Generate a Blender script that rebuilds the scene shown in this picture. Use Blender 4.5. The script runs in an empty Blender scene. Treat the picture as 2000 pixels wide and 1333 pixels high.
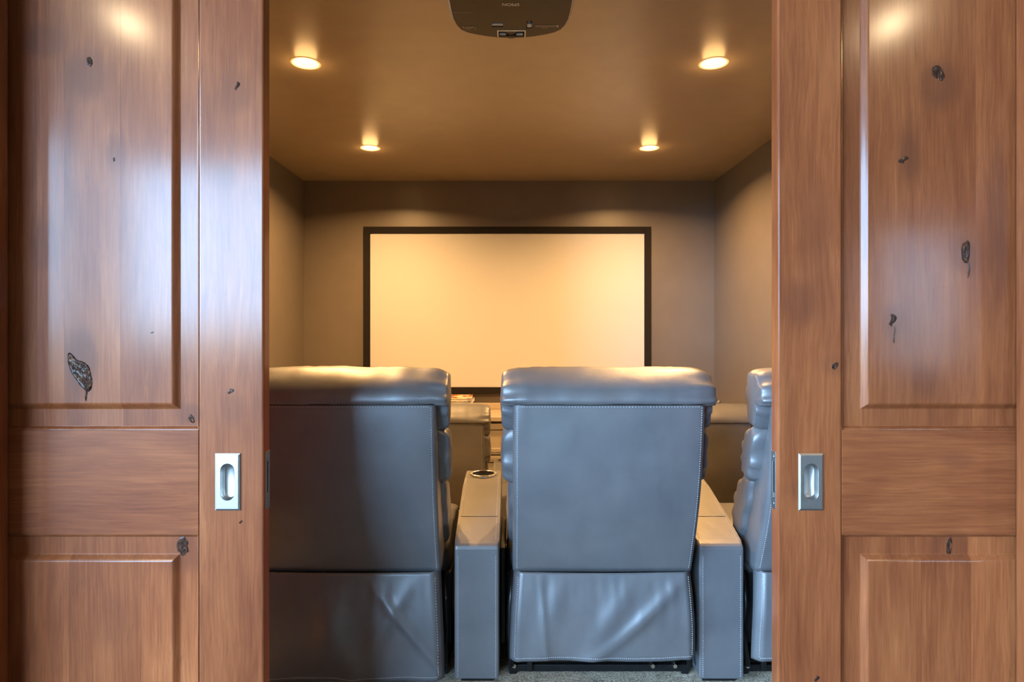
import bpy, bmesh, math, random
from mathutils import Vector, Matrix, noise

# ------------------------------------------------------------------ camera, world, exposure
SC = bpy.context.scene
COL = SC.collection
HC = 1.20            # eye height over the entry level
FPX = 1200.0         # focal length in pixels of the 2000 px wide frame
HOR = 645.0          # horizon row

cam_d = bpy.data.cameras.new('camera')
cam_d.sensor_width = 36.0
cam_d.lens = FPX / 2000.0 * 36.0
cam_d.shift_y = (HOR - 666.5) / 2000.0
cam_d.clip_start = 0.05
cam = bpy.data.objects.new('camera', cam_d)
cam.location = (0, 0, HC)
cam.rotation_euler = (math.radians(90), 0, 0)
COL.objects.link(cam)
SC.camera = cam

SKY_STRENGTH = 68.0
SKY_COLOR = (0.38, 0.65, 1.0)
DOWNLIGHT_POWER = 52.0
WARM = (1.0, 0.55, 0.20)
LOBBY_POWER = 130.0
LOBBY_WARM = (1.0, 0.72, 0.42)

world = bpy.data.worlds.new('sky')
SC.world = world
world.use_nodes = True
wn = world.node_tree.nodes; wl = world.node_tree.links
wn.clear()
w_out = wn.new('ShaderNodeOutputWorld'); w_bg = wn.new('ShaderNodeBackground')
w_tc = wn.new('ShaderNodeTexCoord'); w_sep = wn.new('ShaderNodeSeparateXYZ'); w_rmp = wn.new('ShaderNodeValToRGB')
w_rmp.color_ramp.elements[0].position = 0.49; w_rmp.color_ramp.elements[0].color = (0.16, 0.17, 0.13, 1)
w_rmp.color_ramp.elements[1].position = 0.51; w_rmp.color_ramp.elements[1].color = (*SKY_COLOR, 1)
w_mad = wn.new('ShaderNodeMath'); w_mad.operation = 'MULTIPLY_ADD'; w_mad.inputs[1].default_value = 0.5; w_mad.inputs[2].default_value = 0.5
wl.new(w_tc.outputs['Generated'], w_sep.inputs[0]); wl.new(w_sep.outputs['Z'], w_mad.inputs[0])
wl.new(w_mad.outputs[0], w_rmp.inputs[0]); wl.new(w_rmp.outputs[0], w_bg.inputs['Color'])
w_bg.inputs['Strength'].default_value = SKY_STRENGTH
wl.new(w_bg.outputs[0], w_out.inputs[0])

SC.view_settings.view_transform = 'Standard'
SC.view_settings.look = 'None'
SC.view_settings.gamma = 1.0
SC.view_settings.use_curve_mapping = False
SC.view_settings.exposure = 0.0
SC.cycles.max_bounces = 5; SC.cycles.diffuse_bounces = 4; SC.cycles.glossy_bounces = 2
SC.cycles.transmission_bounces = 2; SC.cycles.transparent_max_bounces = 6
SC.cycles.caustics_reflective = False; SC.cycles.caustics_refractive = False

# the lobby window behind the camera (sky portal in its opening)
WIN = dict(x0=-6.9, x1=-3.2, z0=0.80, z1=4.20, y=-8.0)
SIDE = dict(x=-7.6, y0=-7.2, y1=-0.3, z0=0.40, z1=4.40)     # glazing in the lobby's left wall
def portal(w, h, loc, rot):
    pl = bpy.data.lights.new('window_portal', 'AREA')
    pl.shape = 'RECTANGLE'; pl.size = w; pl.size_y = h
    pl.cycles.is_portal = True
    po = bpy.data.objects.new('window_portal', pl)
    po.location = loc; po.rotation_euler = rot
    COL.objects.link(po)
portal(WIN['x1'] - WIN['x0'], WIN['z1'] - WIN['z0'], ((WIN['x0'] + WIN['x1']) / 2, WIN['y'] - 0.16, (WIN['z0'] + WIN['z1']) / 2), (math.radians(90), 0, 0))
portal(SIDE['y1'] - SIDE['y0'], SIDE['z1'] - SIDE['z0'], (SIDE['x'] - 0.12, (SIDE['y0'] + SIDE['y1']) / 2, (SIDE['z0'] + SIDE['z1']) / 2), (math.radians(90), 0, math.radians(-90)))

# ------------------------------------------------------------------ helpers
def P(px, py, Y):
    return Vector(((px - 1000.0) * Y / FPX, Y, HC + (HOR - py) * Y / FPX))

def mesh_obj(name, verts, faces, mat=None, parent=None, smooth=False):
    me = bpy.data.meshes.new(name)
    me.from_pydata([tuple(v) for v in verts], [], [tuple(f) for f in faces])
    bm = bmesh.new(); bm.from_mesh(me)
    bmesh.ops.recalc_face_normals(bm, faces=bm.faces)
    bm.to_mesh(me); bm.free()
    if smooth:
        for p in me.polygons: p.use_smooth = True
    if mat: me.materials.append(mat)
    o = bpy.data.objects.new(name, me)
    COL.objects.link(o)
    if parent: o.parent = parent
    return o

def bm_obj(name, bm, mat=None, parent=None, smooth=False):
    me = bpy.data.meshes.new(name)
    bmesh.ops.recalc_face_normals(bm, faces=bm.faces)
    bm.to_mesh(me); bm.free()
    if smooth:
        for p in me.polygons: p.use_smooth = True
    if mat: me.materials.append(mat)
    o = bpy.data.objects.new(name, me)
    COL.objects.link(o)
    if parent: o.parent = parent
    return o

def bm_box(bm, x0, x1, y0, y1, z0, z1, bev=0.0, seg=2):
    vs = [bm.verts.new((x, y, z)) for x in (x0, x1) for y in (y0, y1) for z in (z0, z1)]
    F = [(0, 1, 3, 2), (4, 6, 7, 5), (0, 4, 5, 1), (2, 3, 7, 6), (0, 2, 6, 4), (1, 5, 7, 3)]
    fs = [bm.faces.new([vs[i] for i in f]) for f in F]
    if bev > 0:
        es = list({e for f in fs for e in f.edges})
        bmesh.ops.bevel(bm, geom=es, offset=bev, segments=seg, profile=0.5, affect='EDGES')

def box(name, x0, x1, y0, y1, z0, z1, mat, parent=None, bev=0.0, seg=2, smooth=False):
    bm = bmesh.new(); bm_box(bm, x0, x1, y0, y1, z0, z1, bev, seg)
    return bm_obj(name, bm, mat, parent, smooth)

def cyl_bm(bm, c, r, h, axis='Z', n=24, r2=None):
    """cylinder from c along axis by h"""
    r2 = r if r2 is None else r2
    ax = {'X': 0, 'Y': 1, 'Z': 2}[axis]
    def pt(a, rr, t):
        u, v = math.cos(a) * rr, math.sin(a) * rr
        p = [0, 0, 0]; p[ax] = t; p[(ax + 1) % 3] = u; p[(ax + 2) % 3] = v
        return (c[0] + p[0], c[1] + p[1], c[2] + p[2])
    A = [bm.verts.new(pt(2 * math.pi * i / n, r, 0)) for i in range(n)]
    B = [bm.verts.new(pt(2 * math.pi * i / n, r2, h)) for i in range(n)]
    for i in range(n):
        j = (i + 1) % n
        bm.faces.new((A[i], A[j], B[j], B[i]))
    bm.faces.new(A); bm.faces.new(B)

def lathe(name, prof, loc_axis, mat, parent=None, n=32, axis='Z', smooth=True, close=True):
    """prof = list of (radius, t) along the axis, from point loc_axis"""
    ax = {'X': 0, 'Y': 1, 'Z': 2}[axis]
    verts, faces = [], []
    for r, t in prof:
        for i in range(n):
            a = 2 * math.pi * i / n
            p = [0, 0, 0]; p[ax] = t; p[(ax + 1) % 3] = math.cos(a) * r; p[(ax + 2) % 3] = math.sin(a) * r
            verts.append((loc_axis[0] + p[0], loc_axis[1] + p[1], loc_axis[2] + p[2]))
    for k in range(len(prof) - 1):
        for i in range(n):
            j = (i + 1) % n
            faces.append((k * n + i, k * n + j, (k + 1) * n + j, (k + 1) * n + i))
    if close:
        faces.append(tuple(range(n)))
        faces.append(tuple(range((len(prof) - 1) * n, len(prof) * n)))
    return mesh_obj(name, verts, faces, mat, parent, smooth)

def boolean_cut(obj, cutters):
    """cut real holes, then remove the cutters again"""
    for c in cutters:
        c.parent = obj.parent
    bpy.context.view_layer.update()
    for c in cutters:
        m = obj.modifiers.new('cut', 'BOOLEAN'); m.operation = 'DIFFERENCE'; m.object = c; m.solver = 'EXACT'
    dg = bpy.context.evaluated_depsgraph_get(); dg.update()
    ev = obj.evaluated_get(dg)
    me = bpy.data.meshes.new_from_object(ev, depsgraph=dg)
    obj.modifiers.clear()
    mats = [m for m in obj.data.materials]
    obj.data = me
    me.materials.clear()
    for m in mats: me.materials.append(m)
    for p in me.polygons: p.material_index = 0
    for c in cutters: bpy.data.objects.remove(c, do_unlink=True)
    return obj

def empty(name, loc=(0, 0, 0)):
    o = bpy.data.objects.new(name, None); o.location = loc
    o.empty_display_size = 0.1
    COL.objects.link(o)
    return o

def tag(o, label, cat=None, group=None, kind=None):
    o['label'] = label
    if cat: o['category'] = cat
    if group: o['group'] = group
    if kind: o['kind'] = kind
    return o

def struct(o, label=None):
    o['kind'] = 'structure'
    if label: o['label'] = label
    return o

def catmull(pts, n, closed=True):
    """resample a closed control loop smoothly"""
    out = []
    m = len(pts)
    for i in range(n):
        t = i / n * m
        k = int(t); f = t - k
        p0, p1, p2, p3 = (pts[(k - 1) % m], pts[k % m], pts[(k + 1) % m], pts[(k + 2) % m])
        q = []
        for a, b, c, d in zip(p0, p1, p2, p3):
            q.append(0.5 * (2 * b + (c - a) * f + (2 * a - 5 * b + 4 * c - d) * f * f + (3 * b - a - 3 * c + d) * f ** 3))
        out.append(tuple(q))
    return out

def interp(tab, x):
    if x <= tab[0][0]: return tab[0][1]
    for (a, va), (b, vb) in zip(tab, tab[1:]):
        if x <= b:
            f = (x - a) / (b - a)
            return va + (vb - va) * f
    return tab[-1][1]

# ------------------------------------------------------------------ materials
def new_mat(name):
    m = bpy.data.materials.new(name); m.use_nodes = True
    nt = m.node_tree
    b = nt.nodes['Principled BSDF']
    return m, nt, b

class NB:
    """small node builder"""
    def __init__(s, nt): s.nt = nt
    def n(s, t, **kw):
        nd = s.nt.nodes.new(t)
        for k, v in kw.items(): setattr(nd, k, v)
        return nd
    def link(s, a, b): s.nt.links.new(a, b)
    def val(s, sock, v):
        if hasattr(v, 'is_output'): s.link(v, sock)
        else: sock.default_value = v
    def math(s, op, a, b=0.0, c=None):
        nd = s.n('ShaderNodeMath', operation=op)
        s.val(nd.inputs[0], a); s.val(nd.inputs[1], b)
        if c is not None: s.val(nd.inputs[2], c)
        return nd.outputs[0]
    def noise(s, vec, scale, detail=4, rough=0.55, dist=0.0):
        nd = s.n('ShaderNodeTexNoise')
        s.link(vec, nd.inputs['Vector'])
        nd.inputs['Scale'].default_value = scale; nd.inputs['Detail'].default_value = detail
        nd.inputs['Roughness'].default_value = rough; nd.inputs['Distortion'].default_value = dist
        return nd.outputs['Fac']
    def mapping(s, vec, scale=(1, 1, 1), loc=(0, 0, 0), rot=(0, 0, 0)):
        nd = s.n('ShaderNodeMapping')
        s.link(vec, nd.inputs['Vector'])
        nd.inputs['Scale'].default_value = scale; nd.inputs['Location'].default_value = loc; nd.inputs['Rotation'].default_value = rot
        return nd.outputs[0]
    def ramp(s, fac, stops):
        nd = s.n('ShaderNodeValToRGB')
        s.link(fac, nd.inputs[0])
        cr = nd.color_ramp
        while len(cr.elements) < len(stops): cr.elements.new(0.5)
        for e, (p, c) in zip(cr.elements, stops):
            e.position = p; e.color = (*c, 1) if len(c) == 3 else c
        return nd.outputs[0]
    def mix(s, fac, a, b, mode='MIX'):
        nd = s.n('ShaderNodeMix', data_type='RGBA', blend_type=mode)
        s.val(nd.inputs[0], fac); s.val(nd.inputs[6], a); s.val(nd.inputs[7], b)
        return nd.outputs[2]
    def bump(s, h, strength, dist=0.002, bsdf=None):
        nd = s.n('ShaderNodeBump')
        nd.inputs['Strength'].default_value = strength; nd.inputs['Distance'].default_value = dist
        s.link(h, nd.inputs['Height'])
        if bsdf is not None: s.link(nd.outputs[0], bsdf.inputs['Normal'])
        return nd.outputs[0]

def srgb(r, g, b):
    f = lambda c: (c / 255 / 12.92) if c / 255 <= 0.04045 else ((c / 255 + 0.055) / 1.055) ** 2.4
    return (f(r), f(g), f(b))

def plain(name, col, rough=0.5, metal=0.0, spec=0.5, coat=0.0, noise_amt=0.0, noise_scale=20.0, bump=0.0, bump_scale=200.0):
    m, nt, b = new_mat(name)
    nb = NB(nt)
    b.inputs['Roughness'].default_value = rough; b.inputs['Metallic'].default_value = metal
    b.inputs['Specular IOR Level'].default_value = spec
    b.inputs['Coat Weight'].default_value = coat
    tc = nb.n('ShaderNodeTexCoord')
    if noise_amt > 0:
        f = nb.noise(tc.outputs['Object'], noise_scale, 5)
        lo = tuple(c * (1 - noise_amt) for c in col); hi = tuple(min(1, c * (1 + noise_amt)) for c in col)
        nb.link(nb.ramp(f, [(0.3, lo), (0.7, hi)]), b.inputs['Base Color'])
    else:
        b.inputs['Base Color'].default_value = (*col, 1)
    if bump > 0:
        nb.bump(nb.noise(tc.outputs['Object'], bump_scale, 4), bump, 0.002, b)
    return m

def wood(name, axis, knots=()):
    """knotty alder: axis = grain direction ('Z' or 'X'); knots = (x, z, rx, rz, strength) in door space"""
    m, nt, b = new_mat(name); nb = NB(nt)
    tc = nb.n('ShaderNodeTexCoord'); oi = nb.n('ShaderNodeObjectInfo')
    sc = nb.n('ShaderNodeSeparateColor'); nb.link(oi.outputs['Color'], sc.inputs[0])
    tone, seed = sc.outputs[0], sc.outputs[1]
    cmb = nb.n('ShaderNodeCombineXYZ')
    nb.link(nb.math('MULTIPLY', seed, 17.3), cmb.inputs[0]); nb.link(nb.math('MULTIPLY', seed, 5.1), cmb.inputs[2])
    va = nb.n('ShaderNodeVectorMath', operation='ADD')
    nb.link(tc.outputs['Object'], va.inputs[0]); nb.link(cmb.outputs[0], va.inputs[1])
    v = va.outputs[0]
    # gentle waviness of the grain
    wv = nb.n('ShaderNodeTexNoise'); nb.link(v, wv.inputs['Vector']); wv.inputs['Scale'].default_value = 3.2; wv.inputs['Detail'].default_value = 2
    sb = nb.n('ShaderNodeVectorMath', operation='SUBTRACT'); nb.link(wv.outputs['Color'], sb.inputs[0]); sb.inputs[1].default_value = (0.5, 0.5, 0.5)
    sl = nb.n('ShaderNodeVectorMath', operation='SCALE'); nb.link(sb.outputs[0], sl.inputs[0]); sl.inputs['Scale'].default_value = 0.022
    vw = nb.n('ShaderNodeVectorMath', operation='ADD'); nb.link(v, vw.inputs[0]); nb.link(sl.outputs[0], vw.inputs[1])
    vv = vw.outputs[0]
    s_f = (1, 1, 0.035) if axis == 'Z' else (0.035, 1, 1)
    s_m = (1, 1, 0.10) if axis == 'Z' else (0.10, 1, 1)
    s_b = (1, 1, 0.35) if axis == 'Z' else (0.35, 1, 1)
    fine = nb.noise(nb.mapping(vv, s_f), 190, 5, 0.6)
    mid = nb.noise(nb.mapping(vv, s_m), 26, 5, 0.6, 0.25)
    blot = nb.noise(nb.mapping(vv, s_b), 5.0, 3, 0.5, 0.7)
    fac = nb.math('MULTIPLY_ADD', mid, 0.30, nb.math('MULTIPLY_ADD', blot, 0.38, nb.math('MULTIPLY', fine, 0.32)))
    col = nb.ramp(fac, [(0.32, srgb(99, 48, 26)), (0.47, srgb(125, 67, 37)), (0.58, srgb(142, 80, 45)), (0.70, srgb(164, 99, 59))])
    # fine dark pores
    pores = nb.noise(nb.mapping(vv, (1, 1, 0.02) if axis == 'Z' else (0.02, 1, 1)), 420, 2, 0.5)
    col = nb.mix(nb.math('MULTIPLY', nb.math('LESS_THAN', pores, 0.36), 0.30), col, (*srgb(92, 50, 30), 1))
    for (kx, kz, rx, rz, st) in knots:
        mp = nb.mapping(tc.outputs['Object'], (1 / rx, 0.0, 1 / rz), (-kx / rx, 0, -kz / rz))
        ln = nb.n('ShaderNodeVectorMath', operation='LENGTH'); nb.link(mp, ln.inputs[0])
        d = nb.math('ADD', ln.outputs['Value'], nb.math('MULTIPLY_ADD', blot, 1.1, -0.55))
        k = nb.n('ShaderNodeMapRange', interpolation_type='SMOOTHSTEP')
        nb.link(d, k.inputs['Value']); k.inputs['From Min'].default_value = 0.35; k.inputs['From Max'].default_value = 1.0
        k.inputs['To Min'].default_value = st; k.inputs['To Max'].default_value = 0.0
        col = nb.mix(k.outputs[0], col, (*srgb(96, 52, 34), 1))
    tn = nb.math('MULTIPLY_ADD', tone, 0.9, 0.44)
    cc = nb.n('ShaderNodeCombineColor')
    for i in range(3): nb.link(tn, cc.inputs[i])
    col = nb.mix(1.0, col, cc.outputs[0], 'MULTIPLY')
    nb.link(col, b.inputs['Base Color'])
    b.inputs['Roughness'].default_value = 0.42
    b.inputs['Specular IOR Level'].default_value = 0.12
    b.inputs['Coat Weight'].default_value = 0.36
    b.inputs['Coat Roughness'].default_value = 0.14
    nb.bump(fine, 0.05, 0.001, b)
    return m

M_WALL = plain('taupe_wall_paint', srgb(106, 98, 90), 0.38, spec=0.6, noise_amt=0.04, noise_scale=6, bump=0.03, bump_scale=90)
M_CEIL = plain('taupe_ceiling_paint', srgb(158, 142, 118), 0.30, spec=0.8, noise_amt=0.06, noise_scale=7, bump=0.035, bump_scale=30)
M_LOBBYWALL = plain('brown_lobby_paint', srgb(120, 108, 92), 0.6, noise_amt=0.03, noise_scale=4)
M_LOBBYCEIL = plain('white_lobby_ceiling', srgb(150, 142, 130), 0.7, noise_amt=0.02, noise_scale=4)
M_LEATHER = None
M_BLACKFRAME = plain('black_velvet', srgb(30, 26, 24), 0.75, spec=0.15, noise_amt=0.15, noise_scale=120)
M_SCREEN = plain('matte_white_screen', srgb(192, 192, 192), 0.8, spec=0.1, noise_amt=0.01, noise_scale=3)
M_NICKEL = plain('satin_nickel', srgb(168, 166, 162), 0.40, 1.0, noise_amt=0.03, noise_scale=60)
M_CHROME = plain('chrome', srgb(225, 222, 215), 0.12, 1.0, noise_amt=0.02, noise_scale=40)
M_BLACKSTEEL = plain('black_steel', srgb(34, 33, 33), 0.38, 0.6, noise_amt=0.2, noise_scale=40)
M_DARK = plain('dark_void_plastic', srgb(14, 13, 13), 0.5, noise_amt=0.2, noise_scale=40)
M_STITCH = plain('grey_thread', srgb(190, 190, 190), 0.7, spec=0.2, noise_amt=0.1, noise_scale=300)
M_CABINET = plain('taupe_cabinet_paint', srgb(170, 156, 136), 0.42, noise_amt=0.04, noise_scale=10)
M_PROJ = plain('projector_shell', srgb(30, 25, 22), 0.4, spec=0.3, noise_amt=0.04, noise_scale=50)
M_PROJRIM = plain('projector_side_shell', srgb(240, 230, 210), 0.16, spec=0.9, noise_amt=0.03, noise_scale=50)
M_WHITEPRINT = plain('white_print', srgb(205, 195, 180), 0.6, noise_amt=0.02)
M_GREYPRINT = plain('grey_print', srgb(140, 130, 118), 0.6, noise_amt=0.02)
M_DIAL = plain('pale_blue_plastic', srgb(190, 208, 216), 0.4, noise_amt=0.03)
M_TRIM = plain('downlight_trim', srgb(236, 222, 196), 0.5, noise_amt=0.02)
M_WHITETRIM = plain('white_window_trim', srgb(240, 238, 232), 0.45, noise_amt=0.02)
M_PAPER = plain('white_paper', srgb(225, 220, 212), 0.6, noise_amt=0.05, noise_scale=80)
M_COVER_A = None

def leather():
    m, nt, b = new_mat('charcoal_leather'); nb = NB(nt)
    tc = nb.n('ShaderNodeTexCoord')
    f = nb.noise(tc.outputs['Object'], 7, 4, 0.5)
    nb.link(nb.ramp(f, [(0.3, srgb(78, 78, 80)), (0.7, srgb(91, 90, 91))]), b.inputs['Base Color'])
    b.inputs['Roughness'].default_value = 0.42
    b.inputs['Specular IOR Level'].default_value = 0.9
    gr = nb.n('ShaderNodeTexVoronoi'); nb.link(tc.outputs['Object'], gr.inputs['Vector']); gr.inputs['Scale'].default_value = 420
    big = nb.noise(nb.mapping(tc.outputs['Object'], (1, 1, 0.5)), 14, 3, 0.5)
    h = nb.math('MULTIPLY_ADD', gr.outputs['Distance'], 0.12, big)
    nb.bump(h, 0.13, 0.01, b)
    return m
M_LEATHER = leather()

def carpet(name, a, c, bb):
    m, nt, b = new_mat(name); nb = NB(nt)
    tc = nb.n('ShaderNodeTexCoord')
    n1 = nb.noise(tc.outputs['Object'], 130, 4, 0.7); n2 = nb.noise(tc.outputs['Object'], 26, 3, 0.5)
    f = nb.math('MULTIPLY_ADD', n1, 0.75, nb.math('MULTIPLY', n2, 0.25))
    nb.link(nb.ramp(f, [(0.36, a), (0.5, c), (0.62, bb)]), b.inputs['Base Color'])
    b.inputs['Roughness'].default_value = 0.95; b.inputs['Specular IOR Level'].default_value = 0.1
    nb.bump(n1, 0.9, 0.012, b)
    return m
M_CARPET = carpet('mottled_loop_carpet', srgb(116, 104, 90), srgb(196, 180, 156), srgb(240, 228, 206))
M_LOBBYFLOOR = carpet('grey_lobby_carpet', srgb(84, 80, 76), srgb(104, 100, 96), srgb(124, 120, 114))

def emissive(name, col, strength):
    m, nt, b = new_mat(name)
    b.inputs['Base Color'].default_value = (0.8, 0.8, 0.8, 1)
    b.inputs['Emission Color'].default_value = (*col, 1); b.inputs['Emission Strength'].default_value = strength
    return m
M_LENS = emissive('lit_lamp_lens', (1.0, 0.80, 0.50), 4.0)
M_LOBBYLENS = emissive('lit_lobby_lens', (1.0, 0.78, 0.45), 120.0)

def knot_mat():
    m, nt, b = new_mat('dark_resin_knot'); nb = NB(nt)
    tc = nb.n('ShaderNodeTexCoord')
    f = nb.noise(nb.mapping(tc.outputs['Object'], (1, 1, 0.6), rot=(0, 0.5, 0)), 160, 4, 0.6, 1.0)
    nb.link(nb.ramp(f, [(0.35, srgb(30, 17, 11)), (0.58, srgb(74, 42, 26)), (0.72, srgb(150, 104, 70))]), b.inputs['Base Color'])
    b.inputs['Roughness'].default_value = 0.5; b.inputs['Specular IOR Level'].default_value = 0.12; b.inputs['Coat Weight'].default_value = 0.18; b.inputs['Coat Roughness'].default_value = 0.08
    nb.bump(f, 1.0, 0.01, b)
    return m
M_KNOT = knot_mat()

def cover(name, cols, scale=30):
    m, nt, b = new_mat(name); nb = NB(nt)
    tc = nb.n('ShaderNodeTexCoord')
    v = nb.n('ShaderNodeTexVoronoi'); nb.link(tc.outputs['Object'], v.inputs['Vector']); v.inputs['Scale'].default_value = scale
    sp = nb.n('ShaderNodeSeparateColor'); nb.link(v.outputs['Color'], sp.inputs[0])
    st = [(i / len(cols), c) for i, c in enumerate(cols)]
    r = nb.ramp(sp.outputs[0], st); r.node.color_ramp.interpolation = 'CONSTANT'
    nb.link(r, b.inputs['Base Color'])
    b.inputs['Roughness'].default_value = 0.25
    return m

# ------------------------------------------------------------------ dimensions
XL, XR = -1.714, 1.666          # theatre side walls
YB = 5.06                       # screen wall
ZC = 2.43                       # theatre ceiling
YD = 1.50                       # door front face
DT = 0.039                      # door thickness
RISE = 0.348                    # drop from the upper to the lower level
YR = 3.45                       # riser edge
LX0, LX1, LY0, LZ = -7.6, 8.6, -8.0, 4.9   # lobby
LFACE = 1.395                   # lobby face of the doorway wall
JX0, JX1 = -1.2214, 1.2214      # jamb faces

# ------------------------------------------------------------------ theatre shell
struct(box('floor', XL - .1, XR + .1, 1.50, YR, -0.05, 0.0, M_CARPET), 'mottled grey carpet on the upper seating level')
struct(box('floor_lower', XL - .1, XR + .1, YR, YB + .1, -RISE - .05, -RISE, M_CARPET), 'mottled grey carpet on the lower level before the screen')
struct(box('floor_riser', XL - .1, XR + .1, YR - .06, YR, -RISE - .05, -0.05, M_CARPET), 'carpeted riser between the two seating levels')
struct(box('wall_left', XL - .1, XL, 1.545, YB + .1, -RISE - .05, ZC + .1, M_WALL), 'taupe painted left side wall of the theatre')
struct(box('wall_right', XR, XR + .1, 1.545, YB + .1, -RISE - .05, ZC + .1, M_WALL), 'taupe painted right side wall of the theatre')
struct(box('wall_back', XL, XR, YB, YB + .1, -RISE - .05, ZC + .1, M_WALL), 'taupe painted wall behind the projection screen')
LAMPS = [(-.950, 2.83), (.929, 2.83), (-.958, 4.149), (.927, 4.149)]
ceiling = struct(box('ceiling', XL, XR, 1.545, YB, ZC, ZC + .10, M_CEIL), 'taupe painted theatre ceiling')
cut = []
for x, y in LAMPS:
    bm = bmesh.new(); cyl_bm(bm, (x, y, ZC - .02), .058, .10, n=48); cut.append(bm_obj('cutter', bm))
boolean_cut(ceiling, cut)

# doorway wall: pocket between a lobby skin and a theatre skin
HEAD = 2.28
for sgn, nm in ((-1, 'left'), (1, 'right')):
    a, b_ = (LX0, JX0 - .02) if sgn < 0 else (JX1 + .02, LX1)
    struct(box('wall_front_' + nm, a, b_, LFACE, YD - .014, 0, LZ, M_LOBBYWALL), 'tan lobby wall around the doorway, %s side' % nm)
    a, b_ = (LX0, JX0 + .0) if sgn < 0 else (JX1, LX1)
    struct(box('wall_pocket_' + nm, a, b_, YD + DT + .008, YD + DT + .055, 0, ZC + .1, M_WALL), 'taupe theatre side of the doorway wall, %s side' % nm)
struct(box('wall_front_head', JX0 - .02, JX1 + .02, LFACE, YD - .014, HEAD + .02, LZ, M_LOBBYWALL), 'tan lobby wall over the doorway')
struct(box('wall_pocket_head', JX0, JX1, YD + DT + .008, YD + DT + .055, HEAD + .02, LZ, M_WALL), 'taupe wall over the doorway on the theatre side')

# ------------------------------------------------------------------ lobby shell
struct(box('floor_lobby', LX0, LX1, LY0, 1.50, -0.05, 0.0, M_LOBBYFLOOR), 'grey carpet of the lobby behind the camera')
struct(box('ceiling_lobby', LX0, LX1, LY0, YD + .1, LZ, LZ + .1, M_LOBBYCEIL), 'white lobby ceiling')
wll = struct(box('wall_lobby_left', LX0 - .1, LX0, LY0 - .1, YD + .1, -.05, LZ + .1, M_LOBBYWALL), 'tan left wall of the lobby with a wide window')
bm = bmesh.new(); bm_box(bm, LX0 - .2, LX0 + .1, SIDE['y0'], SIDE['y1'], SIDE['z0'], SIDE['z1'])
boolean_cut(wll, [bm_obj('cutter', bm)])
struct(box('wall_lobby_right', LX1, LX1 + .1, LY0 - .1, YD + .1, -.05, LZ + .1, M_LOBBYWALL), 'tan right wall of the lobby')
wlb = struct(box('wall_lobby_back', LX0, LX1, LY0 - .14, LY0, -.05, LZ + .1, M_LOBBYWALL), 'tan lobby wall with the window, behind the camera')
bm = bmesh.new(); bm_box(bm, WIN['x0'], WIN['x1'], LY0 - .3, LY0 + .1, WIN['z0'], WIN['z1'])
boolean_cut(wlb, [bm_obj('cutter', bm)])

# window with frame, mullions and panes
win = struct(empty('window_1', ((WIN['x0'] + WIN['x1']) / 2, LY0 - .07, WIN['z0'])), 'wide white-framed lobby window')
wx = (WIN['x1'] - WIN['x0']) / 2; wz = WIN['z1'] - WIN['z0']
M_GLASS, nt, b = new_mat('clear_glass'); nb = NB(nt)
tr = nb.n('ShaderNodeBsdfTransparent'); gl = nb.n('ShaderNodeBsdfGlossy'); gl.inputs['Roughness'].default_value = 0.02
mx = nb.n('ShaderNodeMixShader'); mx.inputs[0].default_value = 0.06
nb.link(tr.outputs[0], mx.inputs[1]); nb.link(gl.outputs[0], mx.inputs[2])
nb.link(mx.outputs[0], nt.nodes['Material Output'].inputs[0])
t = .045
box('window_frame', -wx, -wx + t, -.03, .03, 0, wz, M_WHITETRIM, win)
box('window_frame', wx - t, wx, -.03, .03, 0, wz, M_WHITETRIM, win)
box('window_frame', -wx + t, wx - t, -.03, .03, 0, t, M_WHITETRIM, win)
box('window_frame', -wx + t, wx - t, -.03, .03, wz - t, wz, M_WHITETRIM, win)
box('window_mullion', -.02, .02, -.03, .03, t, wz - t, M_WHITETRIM, win)
for s in (-1, 1):
    a, c = (-wx + t, -.02) if s < 0 else (.02, wx - t)
    box('pane', a, c, -.003, .003, t, wz - t, M_GLASS, win)
box('window_sill', -wx - .05, wx + .05, .07, .14, -.03, 0, M_WHITETRIM, win)

win3 = struct(empty('window_3', (LX0 - .05, (SIDE['y0'] + SIDE['y1']) / 2, SIDE['z0'])), 'wide white-framed window in the left lobby wall')
sy = (SIDE['y1'] - SIDE['y0']) / 2; sz = SIDE['z1'] - SIDE['z0']
for a, c, d, e in ((-sy, -sy + .045, 0, sz), (sy - .045, sy, 0, sz), (-sy + .045, sy - .045, 0, .045), (-sy + .045, sy - .045, sz - .045, sz)):
    box('window_frame', -.03, .03, a, c, d, e, M_WHITETRIM, win3)
box('window_mullion', -.03, .03, -.02, .02, .045, sz - .045, M_WHITETRIM, win3)
for a, c in ((-sy + .045, -.02), (.02, sy - .045)):
    box('pane', -.003, .003, a, c, .045, sz - .045, M_GLASS, win3)

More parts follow.
